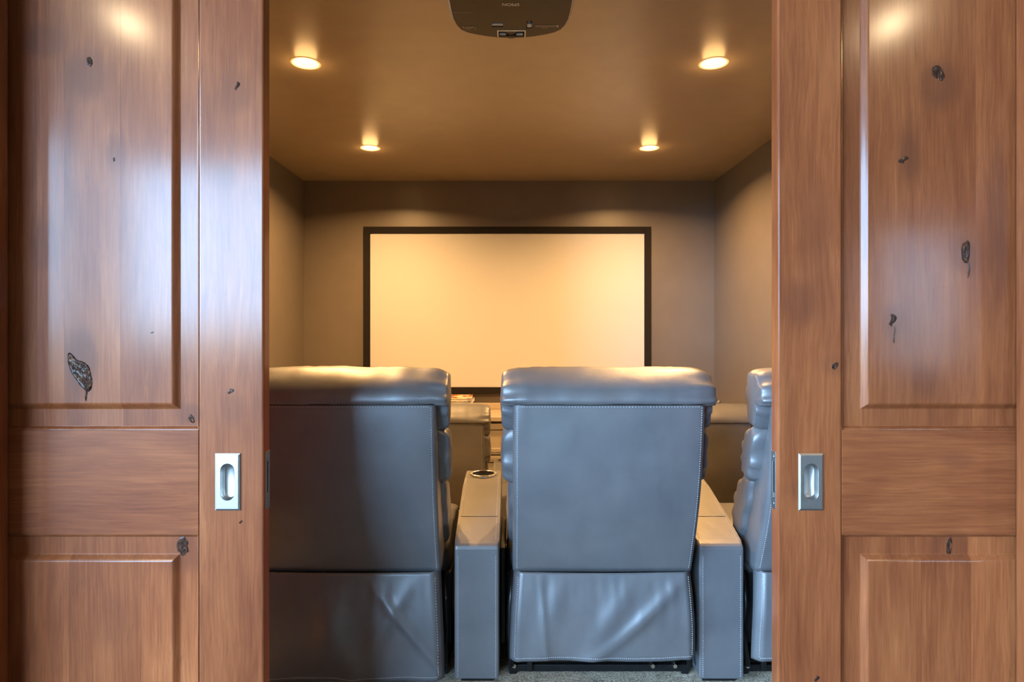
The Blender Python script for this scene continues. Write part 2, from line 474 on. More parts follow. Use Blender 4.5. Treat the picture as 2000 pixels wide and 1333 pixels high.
# second lobby window, added for the right door's haze; sheer added to dim it
bm = bmesh.new(); bm_box(bm, 6.6, 8.0, LY0 - .3, LY0 + .1, .5, 3.0)
boolean_cut(wlb, [bm_obj('cutter', bm)])
win2 = struct(empty('window_2', (7.3, LY0 - .07, .5)), 'white-framed lobby window behind a sheer curtain')
M_SHEER, nt, b = new_mat('dimming_sheer'); nb = NB(nt)
tr = nb.n('ShaderNodeBsdfTransparent'); tl = nb.n('ShaderNodeBsdfTranslucent'); tr.inputs[0].default_value = (.5, .5, .5, 1); tl.inputs[0].default_value = (.5, .48, .46, 1)
mx = nb.n('ShaderNodeMixShader'); mx.inputs[0].default_value = .75
nb.link(tr.outputs[0], mx.inputs[1]); nb.link(tl.outputs[0], mx.inputs[2]); nb.link(mx.outputs[0], nt.nodes['Material Output'].inputs[0])
for a, c, d, e in ((-.7, -.655, 0, 2.5), (.655, .7, 0, 2.5), (-.655, .655, 0, .045), (-.655, .655, 2.455, 2.5)):
    box('window_frame', a, c, -.03, .03, d, e, M_WHITETRIM, win2)
box('pane', -.655, .655, -.003, .003, .045, 2.455, M_GLASS, win2)
vs, fs = [], []
for i in range(81):
    x = -.69 + 1.38 * i / 80
    for z in (.02, 2.48): vs.append((x, .05 + .012 * math.sin(i * .9), z))
for i in range(80): fs.append((2 * i, 2 * i + 2, 2 * i + 3, 2 * i + 1))
mesh_obj('dimming_sheer', vs, fs, M_SHEER, win2, True)

# lobby downlights
def lobby_light(x, y, lab):
    o = empty('lobby_downlight', (x, y, LZ))
    tag(o, lab, 'downlight', 'lobby downlights')
    lathe('trim_ring', [(.11, 0), (.14, 0), (.14, -.005), (.11, -.007)], (0, 0, 0), M_TRIM, o, close=False)
    lathe('lamp_lens', [(.111, -.002), (.0005, -.002)], (0, 0, 0), M_LOBBYLENS, o, close=False)
    l = bpy.data.lights.new('lobby_lamp', 'AREA'); l.shape = 'DISK'; l.size = .20; l.energy = LOBBY_POWER; l.color = LOBBY_WARM
    lo = bpy.data.objects.new('lobby_lamp', l); lo.location = (0, 0, -.012); lo.parent = o; COL.objects.link(lo)
lobby_light(-4.62, -4.4, 'round lobby downlight left of the camera')
lobby_light(4.57, -4.4, 'round lobby downlight right of the camera')

# ------------------------------------------------------------------ doors
random.seed(4)
# knots: px x, px y, width, height (pixels), outline style
KN_L = [(174, 120, 13, 20, 'knot'), (463, 168, 12, 18, 'crack'), (222, 312, 8, 8, 'crack'), (297, 650, 9, 3, 'crack'),
        (157, 728, 46, 84, 'big'), (168, 772, 8, 26, 'crack'), (450, 765, 16, 11, 'crack'), (369, 820, 14, 17, 'knot'),
        (346, 838, 14, 8, 'crack'), (352, 1070, 24, 40, 'knot'), (470, 1020, 10, 7, 'crack')]
KN_R = [(1833, 143, 27, 30, 'knot'), (1887, 492, 20, 44, 'knot'), (1892, 528, 6, 34, 'crack'), (1743, 626, 20, 26, 'crack'), (1747, 655, 4, 34, 'crack'),
        (1765, 312, 30, 14, 'crack'), (1631, 715, 15, 14, 'knot'), (1861, 1072, 12, 40, 'knot'), (1595, 1326, 16, 12, 'crack')]
HALO_L = [(174, 150, 60, 70, .55), (465, 185, 50, 60, .4), (222, 300, 30, 60, .5), (165, 700, 50, 110, .7), (85, 480, 40, 70, .35),
          (450, 800, 40, 50, .3), (369, 810, 40, 30, .5), (352, 1080, 60, 60, .5), (220, 1220, 60, 90, .3), (440, 345, 40, 40, .35), (80, 80, 50, 40, .6)]
HALO_R = [(1833, 165, 55, 60, .55), (1887, 500, 50, 60, .45), (1743, 630, 26, 55, .5), (1775, 300, 34, 100, .6), (1560, 590, 40, 60, .5), (1631, 715, 40, 34, .3),
          (1861, 1070, 50, 40, .4), (1950, 400, 30, 200, .45), (1590, 480, 40, 180, .3), (1810, 745, 34, 50, .4), (1560, 958, 40, 30, .35), (1870, 900, 50, 20, .4)]

def d2w(px, py):                 # pixel on the door front -> world x, z
    p = P(px, py, YD); return p.x, p.z

def sticking(parent, x0, x1, z0, z1, mat):
    prof = [(0, 0), (.0006, .0028), (.0022, .0030), (.0040, .0042), (.0058, .0068), (.0072, .0095), (.0078, .0118), (.0092, .0122), (.0092, .0165)]
    vs, fs = [], []
    for d, h in prof:
        vs += [(x0 + d, h, z0 + d), (x1 - d, h, z0 + d), (x1 - d, h, z1 - d), (x0 + d, h, z1 - d)]
    for k in range(len(prof) - 1):
        for i in range(4):
            j = (i + 1) % 4
            fs.append((k * 4 + i, k * 4 + j, (k + 1) * 4 + j, (k + 1) * 4 + i))
    o = mesh_obj('sticking', vs, fs, mat, parent)
    # make normals face the viewer (-y)
    me = o.data
    return o

def panel_profile(d):
    if d < .044: return .0125
    if d < .061:
        f = (d - .044) / .017
        return .0125 - .0115 * (f * f * (3 - 2 * f)) ** 0.8
    return .0010
PBRK = [0, .043] + [.044 + .017 * i / 7 for i in range(8)]

def panel(parent, x0, x1, z0, z1, splits, mat, seedbase):
    """raised panel glued up from upright boards"""
    i_ = .006
    x0 += i_; x1 -= i_; z0 += i_; z1 -= i_
    pn = bpy.data.objects.new('raised_panel', None); COL.objects.link(pn); pn.parent = parent
    pn.empty_display_size = .05
    xs_all = sorted(set([x0 + d for d in PBRK] + [x1 - d for d in PBRK]))
    zs = sorted(set([round(z0 + d, 6) for d in PBRK] + [round(z1 - d, 6) for d in PBRK]))
    cuts = [x0] + [s for s in splits if x0 + .07 < s < x1 - .07] + [x1]
    rnd = random.Random(seedbase)
    for k in range(len(cuts) - 1):
        a, c = cuts[k], cuts[k + 1]
        g = .00012
        xs = [a + (g if k else 0)] + [x for x in xs_all if a + 1e-4 < x < c - 1e-4] + [c - (g if k < len(cuts) - 2 else 0)]
        vs, fs = [], []
        for x in xs:
            for z in zs:
                d = min(x - x0, x1 - x, z - z0, z1 - z)
                vs.append((x, panel_profile(d), z))
        nz = len(zs)
        for i in range(len(xs) - 1):
            for j in range(nz - 1):
                A, B, C, D = i * nz + j, (i + 1) * nz + j, (i + 1) * nz + j + 1, i * nz + j + 1
                cx = (xs[i] + xs[i + 1]) / 2 < (x0 + x1) / 2; cz = (zs[j] + zs[j + 1]) / 2 < (z0 + z1) / 2
                if cx == cz: fs += [(A, B, C), (A, C, D)]
                else: fs += [(A, B, D), (B, C, D)]
        # thin back skin so that the board has thickness
        n = len(vs)
        xa, xb, za, zb = xs[0], xs[-1], zs[0], zs[-1]
        vs += [(xa, .024, za), (xb, .024, za), (xb, .024, zb), (xa, .024, zb)]
        fs += [(n, n + 1, n + 2, n + 3)]
        me_o = mesh_obj('panel_board', vs, fs, mat, pn)
        me_o.color = (rnd.uniform(.36, .62), rnd.random(), 0, 1)
    return pn

def knot_piece(parent, x, z, w, h, style, rnd):
    """a resin-filled knot or check: an uneven glossy lump sunk in the surface"""
    n = 22
    vs, fs = [], []
    if style == 'big':
        # outline of the long burl in the left door, with inner ridges
        ol = [(131, 691), (136, 689), (143, 695), (150, 703), (158, 705), (166, 709), (174, 717), (177, 728), (180, 741), (181, 753), (178, 762), (171, 767), (165, 763), (157, 755), (148, 743), (140, 731), (134, 718), (131, 704)]
        cxk = sum(p[0] for p in ol) / len(ol); cyk = sum(p[1] for p in ol) / len(ol)
        ol = catmull(ol, 54); n = 54
        for s_, y in ((1.0, .0008), (.94, -.0012), (.86, -.0026), (.76, -.0012), (.62, -.0024), (.50, -.0014), (.36, -.0028), (.2, -.0016)):
            for k, (px, py) in enumerate(ol):
                q = 1 + .05 * noise.noise(Vector((k * .9, s_ * 9, 2)))
                xx, zz = d2w(cxk + (px - cxk) * s_ * q, cyk + (py - cyk) * s_ * q)
                vs.append((xx, y + .0009 * noise.noise(Vector((xx * 260, zz * 120, s_ * 5))), zz))
        for k in range(7):
            for i in range(n):
                j = (i + 1) % n
                fs.append((k * n + i, k * n + j, (k + 1) * n + j, (k + 1) * n + i))
        fs.append(tuple(7 * n + i for i in range(n)))
        o = mesh_obj('knot', vs, fs, M_KNOT, parent, True)
        o['label'] = 'long dark glossy burl'
        return o
    tilt = rnd.uniform(-.35, .35) if style != 'big' else .42
    ph = rnd.random() * 10
    rings = [(1.0, .0008), (.86, -.0006), (.6, -.0011), (.3, -.0007)]
    for s, y in rings:
        for i in range(n):
            a = 2 * math.pi * i / n
            r = s * (1 + .34 * (noise.noise(Vector((math.cos(a) * 1.6 + ph, math.sin(a) * 1.6, ph)))))
            u, v = math.cos(a) * w * r, math.sin(a) * h * r
            if style == 'crack': u, v = u * .55 + .35 * w * math.sin(v / h * 2.6 + ph), v * 1.0
            u, v = u * math.cos(tilt) + v * math.sin(tilt) * w / max(w, h) * 1.1, v
            yy = y + .0007 * noise.noise(Vector((u * 300, v * 300, ph))) * (s < 1)
            vs.append((x + u, yy, z + v))
    for k in range(len(rings) - 1):
        for i in range(n):
            j = (i + 1) % n
            fs.append((k * n + i, k * n + j, (k + 1) * n + j, (k + 1) * n + i))
    fs.append(tuple((len(rings) - 1) * n + i for i in range(n)))
    o = mesh_obj('knot', vs, fs, M_KNOT, parent, True)
    o['label'] = 'dark glossy resin knot'
    return o

def rr_loop(hx, hz, r, n=40, stadium=False):
    """n points by angle of a rectangle or an upright stadium"""
    pts = []
    for i in range(n):
        a = 2 * math.pi * (i + .5) / n
        ca, sa = math.cos(a), math.sin(a)
        if stadium:
            # upright stadium: half width hx, half height hz
            s = hz - hx
            # ray march
            lo, hi = 0, hz * 2
            for _ in range(30):
                m_ = (lo + hi) / 2
                px, pz = abs(ca * m_), abs(sa * m_)
                ins = math.hypot(px, max(pz - s, 0)) < hx
                if ins: lo = m_
                else: hi = m_
            pts.append((ca * lo, sa * lo))
        else:
            t_ = min(hx / max(abs(ca), 1e-9), hz / max(abs(sa), 1e-9))
            pts.append((ca * t_, sa * t_))
    return pts

def snap_corners(pts, hx, hz):
    for sx in (-1, 1):
        for sz in (-1, 1):
            k = min(range(len(pts)), key=lambda i: (pts[i][0] - sx * hx) ** 2 + (pts[i][1] - sz * hz) ** 2)
            pts[k] = (sx * hx, sz * hz)
    return pts

def flush_pull(parent, x, z):
    """rectangular plate with a sunk oblong cup"""
    hx, hz = .0305, .0695
    n = 64
    L = [(snap_corners(rr_loop(hx, hz, 0, n), hx, hz), .0), (snap_corners(rr_loop(hx, hz, 0, n), hx, hz), -.0022),
         (snap_corners(rr_loop(hx - .0045, hz - .0045, 0, n), hx - .0045, hz - .0045), -.0045),
         (rr_loop(.0175, .0455, 0, n, True), -.0045), (rr_loop(.0166, .0446, 0, n, True), -.0035), (rr_loop(.0150, .0430, 0, n, True), .0095),
         (rr_loop(.0125, .0405, 0, n, True), .0125)]
    o = bpy.data.objects.new('flush_pull', None); COL.objects.link(o); o.parent = parent; o.empty_display_size = .05
    def build(name, loops, cap, mat):
        vs, fs = [], []
        for pts, y in loops:
            vs += [(x + p[0], y, z + p[1]) for p in pts]
        for k in range(len(loops) - 1):
            for i in range(n):
                j = (i + 1) % n
                fs.append((k * n + i, k * n + j, (k + 1) * n + j, (k + 1) * n + i))
        if cap: fs.append(tuple((len(loops) - 1) * n + i for i in range(n)))
        return mesh_obj(name, vs, fs, mat, o)
    build('plate', L[:4], False, M_NICKEL)
    c = build('cup', L[3:], True, M_NICKEL)
    for p in c.data.polygons: p.use_smooth = True
    return o

def edge_pull(parent, xe, sgn, z):
    """narrow faceplate with a slot on the meeting edge of the door; sgn = outward x direction"""
    o = bpy.data.objects.new('edge_pull', None); COL.objects.link(o); o.parent = parent; o.empty_display_size = .05
    ym = DT / 2 + .003
    def b(nm, d0, d1, y0, y1, z0, z1, mat, bev=0):
        xa, xb = sorted((xe + sgn * d0, xe + sgn * d1))
        return box(nm, xa, xb, y0, y1, z0, z1, mat, o, bev)
    # frame of the plate around its slot
    b('faceplate', -.002, .0014, ym - .0125, ym - .0045, z - .071, z + .071, M_NICKEL, .0005)
    b('faceplate', -.002, .0014, ym + .0045, ym + .0125, z - .071, z + .071, M_NICKEL, .0005)
    b('faceplate', -.002, .0014, ym - .0045, ym + .0045, z - .071, z - .046, M_NICKEL)
    b('faceplate', -.002, .0014, ym - .0045, ym + .0045, z + .046, z + .071, M_NICKEL)
    b('slot', -.002, .0003, ym - .0045, ym + .0045, z - .046, z + .046, M_DARK)
    b('finger_lever', -.001, .0018, ym - .0035, ym + .0035, z - .044, z - .032, M_NICKEL, .001)
    for s in (-1, 1):
        bm = bmesh.new(); cyl_bm(bm, (xe + sgn * .0012, ym, z + s * .058), .0042, sgn * .0012, 'X', 16)
        bm_obj('screw', bm, M_CHROME, o)
    return o

def build_door(name, label, edge_x, sgn, knots, halos, splits_u, splits_l, seed):
    """sgn = +1: the door runs to +x from its meeting edge, -1: to -x"""
    root = struct(empty(name, (0, YD, 0)), label)
    hal = []
    for (px, py, rx, ry, st) in halos:
        x, z = d2w(px, py); hal.append((x, z, rx / 800, ry / 800, st))
    mv = wood('alder_upright_' + name, 'Z', hal); mh = wood('alder_level_' + name, 'X', hal)
    W = 1.22; far = edge_x + sgn * W
    sw = .159 if sgn < 0 else .157
    x_in = edge_x + sgn * sw; x_far = far - sgn * .159
    zr1 = HC + (HOR - 841) / 800; zr0 = HC + (HOR - 1045) / 800
    ztop, zbot = 2.275, .012
    zu1, zl0 = ztop - .14, .25
    rnd = random.Random(seed)
    def piece(nm, xa, xb, za, zb, mat, bev=.0012):
        xa, xb = sorted((xa, xb))
        p = box(nm, xa, xb, 0, DT, za, zb, mat, root, bev, 2)
        p.color = (rnd.uniform(.42, .56), rnd.random(), 0, 1)
        return p
    st = piece('stile', edge_x, x_in, zbot, ztop, mv, .0045)
    hx, hz = P(445.5 if sgn < 0 else 1583, 941.5, YD).x, P(0, 941.5, YD).z
    bm = bmesh.new(); bm_box(bm, hx - .021, hx + .021, -.01, .018, hz - .05, hz + .05)
    boolean_cut(st, [bm_obj('cutter', bm)])
    piece('stile', x_far, far, zbot, ztop, mv)
    piece('rail', x_in, x_far, zr0, zr1, mh, .0006)
    piece('rail', x_in, x_far, zu1, ztop, mh, .0006)
    piece('rail', x_in, x_far, zbot, zl0, mh, .0006)
    xa, xb = sorted((x_in, x_far))
    for (za, zb, sp, sd) in ((zr1, zu1, splits_u, 1), (zl0, zr0, splits_l, 2)):
        s = sticking(root, xa, xb, za, zb, mv); s.color = (.46, rnd.random(), 0, 1)
        panel(root, xa, xb, za, zb, sorted(P(p, 0, YD).x for p in sp), mv, seed * 7 + sd)
    # knots follow the local surface
    for (px, py, w, h, stl) in knots:
        x, z = d2w(px, py)
        k = knot_piece(root, x, z, w / 1600, h / 1600, stl, rnd)
        dep = 0.0
        if not (zr0 - .001 < z < zr1 + .001) and xa + .01 < x < xb - .01:
            lo, hi = (zr1, zu1) if z > zr1 else (zl0, zr0)
            d = min(x - xa - .006, xb - .006 - x, z - lo - .006, hi - .006 - z)
            dep = panel_profile(max(d, 0))
        k.location = (0, dep - .0002, 0)
    flush_pull(root, hx, hz)
    edge_pull(root, edge_x, -sgn, HC + (HOR - 938) / 790)
    return root

build_door('door_1', 'stained knotty wood pocket door on the left of the opening', P(515, 0, YD).x, -1, KN_L, HALO_L,
           [71, 125, 235, -60, -150, -250], [135, 275, -20, -180], 11)
build_door('door_2', 'stained knotty wood pocket door on the right of the opening', P(1519, 0, YD).x, 1, KN_R, HALO_R,
           [1788, 1906, 2010, 2120, 2250], [1800, 1897, 2040, 2200], 23)

# jambs and casings of the pocket opening
M_TRIMWOOD = wood('alder_trim', 'Z'); M_TRIMWOOD_H = wood('alder_trim_level', 'X')
for i, (x0, x1) in enumerate(((JX0 - .02, JX0), (JX1, JX1 + .02))):
    o = struct(box('trim_%d' % (i + 1), x0, x1, LFACE - .004, YD - .010, 0, HEAD + .02, M_TRIMWOOD, bev=.003), 'stained wood door jamb at the %s edge of the photo' % ('left', 'right')[i])
    o.color = (.5, .3 + i * .4, 0, 1)
for i, (x0, x1) in enumerate(((JX0 - .105, JX0 - .008), (JX1 + .008, JX1 + .105))):
    o = struct(box('trim_%d' % (i + 3), x0, x1, LFACE - .022, LFACE - .0005, 0, HEAD + .10, M_TRIMWOOD, bev=.004), 'stained wood door casing on the lobby wall, %s' % ('left', 'right')[i])
    o.color = (.5, .2 + i * .5, 0, 1)
o = struct(box('trim_5', JX0, JX1, LFACE - .004, YD - .010, HEAD, HEAD + .02, M_TRIMWOOD_H), 'stained wood head jamb over the opening'); o.color = (.5, .6, 0, 1)
o = struct(box('trim_6', JX0 - .008, JX1 + .008, LFACE - .022, LFACE - .0005, HEAD + .008, HEAD + .10, M_TRIMWOOD_H), 'stained wood head casing over the opening'); o.color = (.5, .9, 0, 1)

# ------------------------------------------------------------------ theatre downlights
def downlight(x, y, lab):
    o = empty('recessed_downlight', (x, y, ZC))
    tag(o, lab, 'downlight', 'theatre ceiling downlights')
    lathe('trim_ring', [(.0565, .006), (.0565, -.001), (.059, -.0026), (.066, -.0022), (.0705, -.0006), (.0708, .0)], (0, 0, 0), M_TRIM, o, 48, close=False)
    lathe('baffle', [(.0565, .004), (.054, .022), (.050, .034)], (0, 0, 0), M_TRIM, o, 48, close=False)
    lathe('lamp_lens', [(.050, .020), (.049, .017), (.036, .013), (.018, .011), (.0005, .0105)], (0, 0, 0), M_LENS, o, 48, close=False)
    l = bpy.data.lights.new('lamp', 'AREA'); l.shape = 'DISK'; l.size = .085; l.energy = DOWNLIGHT_POWER; l.color = WARM; l.spread = math.radians(152)
    lo = bpy.data.objects.new('lamp', l); lo.location = (0, 0, -.004); lo.parent = o; COL.objects.link(lo)
    g = bpy.data.lights.new('ceiling_halo_light', 'POINT'); g.energy = DOWNLIGHT_POWER * .02; g.color = WARM; g.shadow_soft_size = .055; g.specular_factor = 0.0  # extra point light, added for a halo on the ceiling around the lamp
    go = bpy.data.objects.new('ceiling_halo_light', g); go.location = (0, 0, -.035); go.parent = o; COL.objects.link(go)
for (x, y), lab in zip(LAMPS, ('warm lit recessed downlight, nearer one on the left of the ceiling', 'warm lit recessed downlight, nearer one on the right of the ceiling',
                               'warm lit recessed downlight, farther one on the left near the screen', 'warm lit recessed downlight, farther one on the right near the screen')):
    downlight(x, y, lab)

# ------------------------------------------------------------------ projection screen
SX0, SX1, SZ0, SZ1, SY = -1.2165, 1.139, .676, 2.046, 5.028
scr = empty('projection_screen', ((SX0 + SX1) / 2, YB, SZ0))
tag(scr, 'blank white projection screen in a thin black frame on the far wall', 'screen')
cx = (SX0 + SX1) / 2
fw = .056
def sb(nm, x0, x1, y0, y1, z0, z1, mat, bev=0):
    return box(nm, x0 - cx, x1 - cx, y0 - YB, y1 - YB, z0 - SZ0, z1 - SZ0, mat, scr, bev)
sb('frame_bar', SX0, SX0 + fw, SY - .006, YB - .001, SZ0, SZ1, M_BLACKFRAME, .003)
sb('frame_bar', SX1 - fw, SX1, SY - .006, YB - .001, SZ0, SZ1, M_BLACKFRAME, .003)
sb('frame_bar', SX0 + fw, SX1 - fw, SY - .006, YB - .001, SZ1 - fw, SZ1, M_BLACKFRAME, .003)
sb('frame_bar', SX0 + fw, SX1 - fw, SY - .006, YB - .001, SZ0, SZ0 + fw, M_BLACKFRAME, .003)
sb('screen_fabric', SX0 + fw, SX1 - fw, SY + .004, SY + .008, SZ0 + fw, SZ1 - fw, M_SCREEN)

# ------------------------------------------------------------------ low cabinet under the screen, side ledge, magazines
CZ = .548
cab = empty('media_cabinet', (-.02, 4.80, -RISE))
tag(cab, 'long low taupe cabinet with recessed-panel drawers under the screen', 'cabinet')
def cb(nm, x0, x1, y0, y1, z0, z1, mat=M_CABINET, bev=0, parent=cab):
    return box(nm, x0 + .02, x1 + .02, y0 - 4.80, y1 - 4.80, z0 + RISE, z1 + RISE, mat, parent, bev)
CX0, CX1, CYF = -1.14, 1.10, 4.625
cb('body', CX0, CX1, CYF + .02, YB - .004, -RISE + .08, CZ - .035)
cb('plinth', CX0 + .02, CX1 - .02, CYF + .06, YB - .02, -RISE, -RISE + .08)
cb('worktop', CX0 - .02, CX1 + .02, CYF - .02, YB - .003, CZ - .035, CZ, bev=.004)
struct(box('trim_7', CX0 - .02, CX1 + .02, YB - .022, YB - .001, CZ + .001, CZ + .052, M_CABINET, bev=.003), 'low taupe upstand along the wall behind the cabinet')
nc = 4
zrows = [(CZ - .052 - .235, CZ - .052), (CZ - .052 - .245 - .235, CZ - .052 - .245), (-RISE + .09, CZ - .052 - .49)]
for c in range(nc):
    x0 = CX0 + (CX1 - CX0) * c / nc + .004; x1 = CX0 + (CX1 - CX0) * (c + 1) / nc - .004
    for (z0, z1) in zrows:
        dr = bpy.data.objects.new('drawer', None); COL.objects.link(dr); dr.parent = cab; dr.empty_display_size = .05
        r = .046
        cb('drawer_rail', x0, x1, CYF, CYF + .019, z1 - r, z1, bev=.0015, parent=dr)
        cb('drawer_rail', x0, x1, CYF, CYF + .019, z0, z0 + r, bev=.0015, parent=dr)
        cb('drawer_stile', x0, x0 + r, CYF, CYF + .019, z0 + r, z1 - r, bev=.0015, parent=dr)
        cb('drawer_stile', x1 - r, x1, CYF, CYF + .019, z0 + r, z1 - r, bev=.0015, parent=dr)
        cb('drawer_panel', x0 + r, x1 - r, CYF + .009, CYF + .019, z0 + r, z1 - r, parent=dr)
        xm = x1 - .09
        hb = cb('pull_bar', xm - .07, xm + .07, CYF - .018, CYF - .011, z0 + .016, z0 + .024, M_CHROME, .003, dr)
ledge = empty('wall_ledge', (1.42, 4.99, -RISE))
tag(ledge, 'narrow taupe ledge unit against the far wall at the right corner', 'ledge')
def lb(nm, x0, x1, y0, y1, z0, z1, bev=0):
    return box(nm, x0 - 1.42, x1 - 1.42, y0 - 4.99, y1 - 4.99, z0 + RISE, z1 + RISE, M_CABINET, ledge, bev)
lb('ledge_top', 1.155, XR - .004, 4.915, YB - .003, .615, .635, .003)
lb('front_panel', 1.175, XR - .02, 4.955, 4.975, -RISE + .0, .615)
lb('side_panel', 1.165, 1.18, 4.955, YB - .004, -RISE, .615)
lb('side_panel', XR - .022, XR - .006, 4.935, YB - .004, -RISE, .615)

M_COVER_A = cover('glossy_cover_warm', [srgb(190, 60, 40), srgb(235, 200, 150), srgb(60, 40, 30), srgb(230, 225, 215), srgb(200, 130, 60)], 26)
M_COVER_B = cover('glossy_cover_cool', [srgb(70, 90, 130), srgb(215, 215, 215), srgb(120, 130, 150), srgb(235, 230, 225)], 20)
M_COVER_C = cover('glossy_cover_pale', [srgb(235, 230, 220), srgb(215, 205, 190), srgb(240, 238, 232)], 18)
z = CZ
mag = [(.036, M_COVER_C, 'thick pale book at the bottom of the stack under the screen', .005, .002),
       (.030, M_COVER_B, 'grey-blue book second from the bottom of the stack under the screen', -.004, -.02),
       (.030, M_COVER_C, 'white book in the middle of the stack under the screen', -.006, .02),
       (.022, M_COVER_B, 'pale blue magazine second from the top of the stack under the screen', .006, -.03),
       (.020, M_COVER_A, 'red and tan glossy magazine topmost of the stack under the screen', .0, .04)]
for th, mt, lab, dx, rz in mag:
    o = empty('magazine', (-.415 + dx, 4.74, z)); o.rotation_euler.z = rz
    tag(o, lab, 'magazine', 'books and magazines stacked under the screen')
    box('page_block', -.106, .106, -.14, .14, .0018, th - .0018, M_PAPER, o)
    box('cover', -.11, .11, -.145, .145, th - .0018, th, mt, o, .0006)
    box('cover', -.11, .11, -.145, .145, 0, .0018, mt, o, .0006)
    box('spine', -.1115, -.106, -.145, .145, .0018, th - .0018, mt, o)
    z += th

# ------------------------------------------------------------------ recliners
def puff(name, ctrl, hw, mat, parent, power=5.0, shrink=.55, nx=44, npf=40, wr=.0035, seed=0.0, wfreq=9.0, endw=1.0, wcap=1.0):
    """stuffed leather roll: a side profile (y, z) carried along x with rounded, gathered ends"""
    loop = catmull(ctrl, npf)
    cy = sum(p[0] for p in loop) / npf; cz = sum(p[1] for p in loop) / npf
    vs, fs = [], []
    for i in range(nx):
        u = -1 + 2 * i / (nx - 1)
        u = math.copysign(abs(math.sin(u * math.pi / 2)), u)
        x = u * hw
        s = (max(0.0, 1 - abs(u) ** power)) ** (1 / 2.2)
        s = shrink + (1 - shrink) * s
        for k, (y, z) in enumerate(loop):
            dy, dz = (y - cy) * s, (z - cz) * s
            L = math.hypot(dy, dz) + 1e-9
            ar = k / npf * 2 * math.pi
            q = Vector((x * wfreq, (cy + dy) * wfreq * .8 + seed, (cz + dz) * wfreq * .8))
            w = wr * noise.noise(q)
            # gathers at the ends
            w += endw * wr * 1.6 * (abs(u) ** 6) * math.sin(ar * 9 + seed * 3 + 2.0 * noise.noise(q * .7))
            w += wr * .5 * noise.noise(Vector((x * 34, y * 6 + seed, z * 10)))
            vs.append((x, cy + dy * (1 + w / L), cz + dz * (1 + w / L)))
    for i in range(nx - 1):
        for k in range(npf):
            l = (k + 1) % npf
            fs.append((i * npf + k, i * npf + l, (i + 1) * npf + l, (i + 1) * npf + k))
    for e in (0, nx - 1):
        c = len(vs)
        vs.append((vs[e * npf][0] + (-.006 if e == 0 else .006) * wcap, cy, cz))
        for k in range(npf):
            l = (k + 1) % npf
            fs.append((e * npf + k, e * npf + l, c))
    return mesh_obj(name, vs, fs, mat, parent, True)

REAR = lambda z: -(z - .397) * .26             # rear line of the back shell (y against z)
REAR2 = lambda z: REAR(z) - .030 * math.sin(math.pi * min(1, max(0, (z - .392) / .58)))     # the stuffing swells the back
FRONT = [(.385, .13), (.44, .165), (.49, .17), (.57, .135), (.65, .086), (.72, .02), (.79, -.045), (.90, -.09), (1.0, -.115)]

def shell(name, mat, parent):
    hw, r = .300, .020
    nz = 34
    vs, fs = [], []
    ring = None
    for i in range(nz):
        f = i / (nz - 1)
        z = .392 + (.995 - .392) * f
        yr, yf = REAR2(z), interp(FRONT, z)
        yf = max(yf, yr + .045)
        pts = []
        nb_ = 24
        h = hw - (.012 * max(0, (f - .93) / .07) ** 2)
        # rear edge, from left to right, bulging a little
        for k in range(nb_ + 1):
            u = -1 + 2 * k / nb_
            x = u * (h - r)
            bul = .011 * (1 - u * u) * (math.sin(math.pi * min(1, f * 1.02)) ** .6 if 0 < f < 1 else 0)
            bul += .0030 * noise.noise(Vector((x * 8, z * 5, 3.3))) + .0012 * noise.noise(Vector((x * 30, z * 7, 1.3)))
            pts.append((x, yr - bul))
        for k in range(1, 7):
            a = math.pi / 2 * k / 6
            pts.append((h - r + r * math.sin(a), yr + r - r * math.cos(a)))
        pts.append((h, (yr + r + yf - r) / 2))
        for k in range(0, 7):
            a = math.pi / 2 * k / 6
            pts.append((h - r + r * math.cos(a), yf - r + r * math.sin(a)))
        for k in range(0, 7):
            a = math.pi / 2 * k / 6
            pts.append((-(h - r) - r * math.sin(a), yf - r + r * math.cos(a)))
        pts.append((-h, (yr + r + yf - r) / 2))
        for k in range(0, 6):
            a = math.pi / 2 * k / 6
            pts.append((-(h - r) - r * math.cos(a), yr + r - r * math.sin(a)))
        ring = len(pts)
        vs += [(p[0], p[1], z) for p in pts]
    for i in range(nz - 1):
        for k in range(ring):
            l = (k + 1) % ring
            fs.append((i * ring + k, i * ring + l, (i + 1) * ring + l, (i + 1) * ring + k))
    fs.append(tuple(range(ring))); fs.append(tuple(range((nz - 1) * ring, nz * ring)))
    return mesh_obj(name, vs, fs, mat, parent, True)

def stitches(name, paths, parent, step=.0075, ln=.0050, r=.0013, mat=None):
    """rows of raised thread stitches along polylines"""
    vs, fs = [], []
    for path in paths:
        path = [Vector(p) for p in path]
        for a, b in zip(path, path[1:]):
            d = b - a; L = d.length
            if L < 1e-6: continue
            d /= L
            n1 = d.orthogonal().normalized(); n2 = d.cross(n1)
            k = max(1, int(round(L / step)))
            for i in range(k):
                c = a + d * (L * (i + .5) / k)
                s = len(vs)
                vs += [c - d * ln / 2, c + n1 * r, c + n2 * r, c - n1 * r, c - n2 * r, c + d * ln / 2]
                for j in range(4):
                    q = 1 + j; t_ = 1 + (j + 1) % 4
                    fs += [(s, s + q, s + t_), (s + 5, s + t_, s + q)]
    o = mesh_obj(name, vs, fs, mat or M_STITCH, parent)
    o['kind'] = 'stuff'
    return o

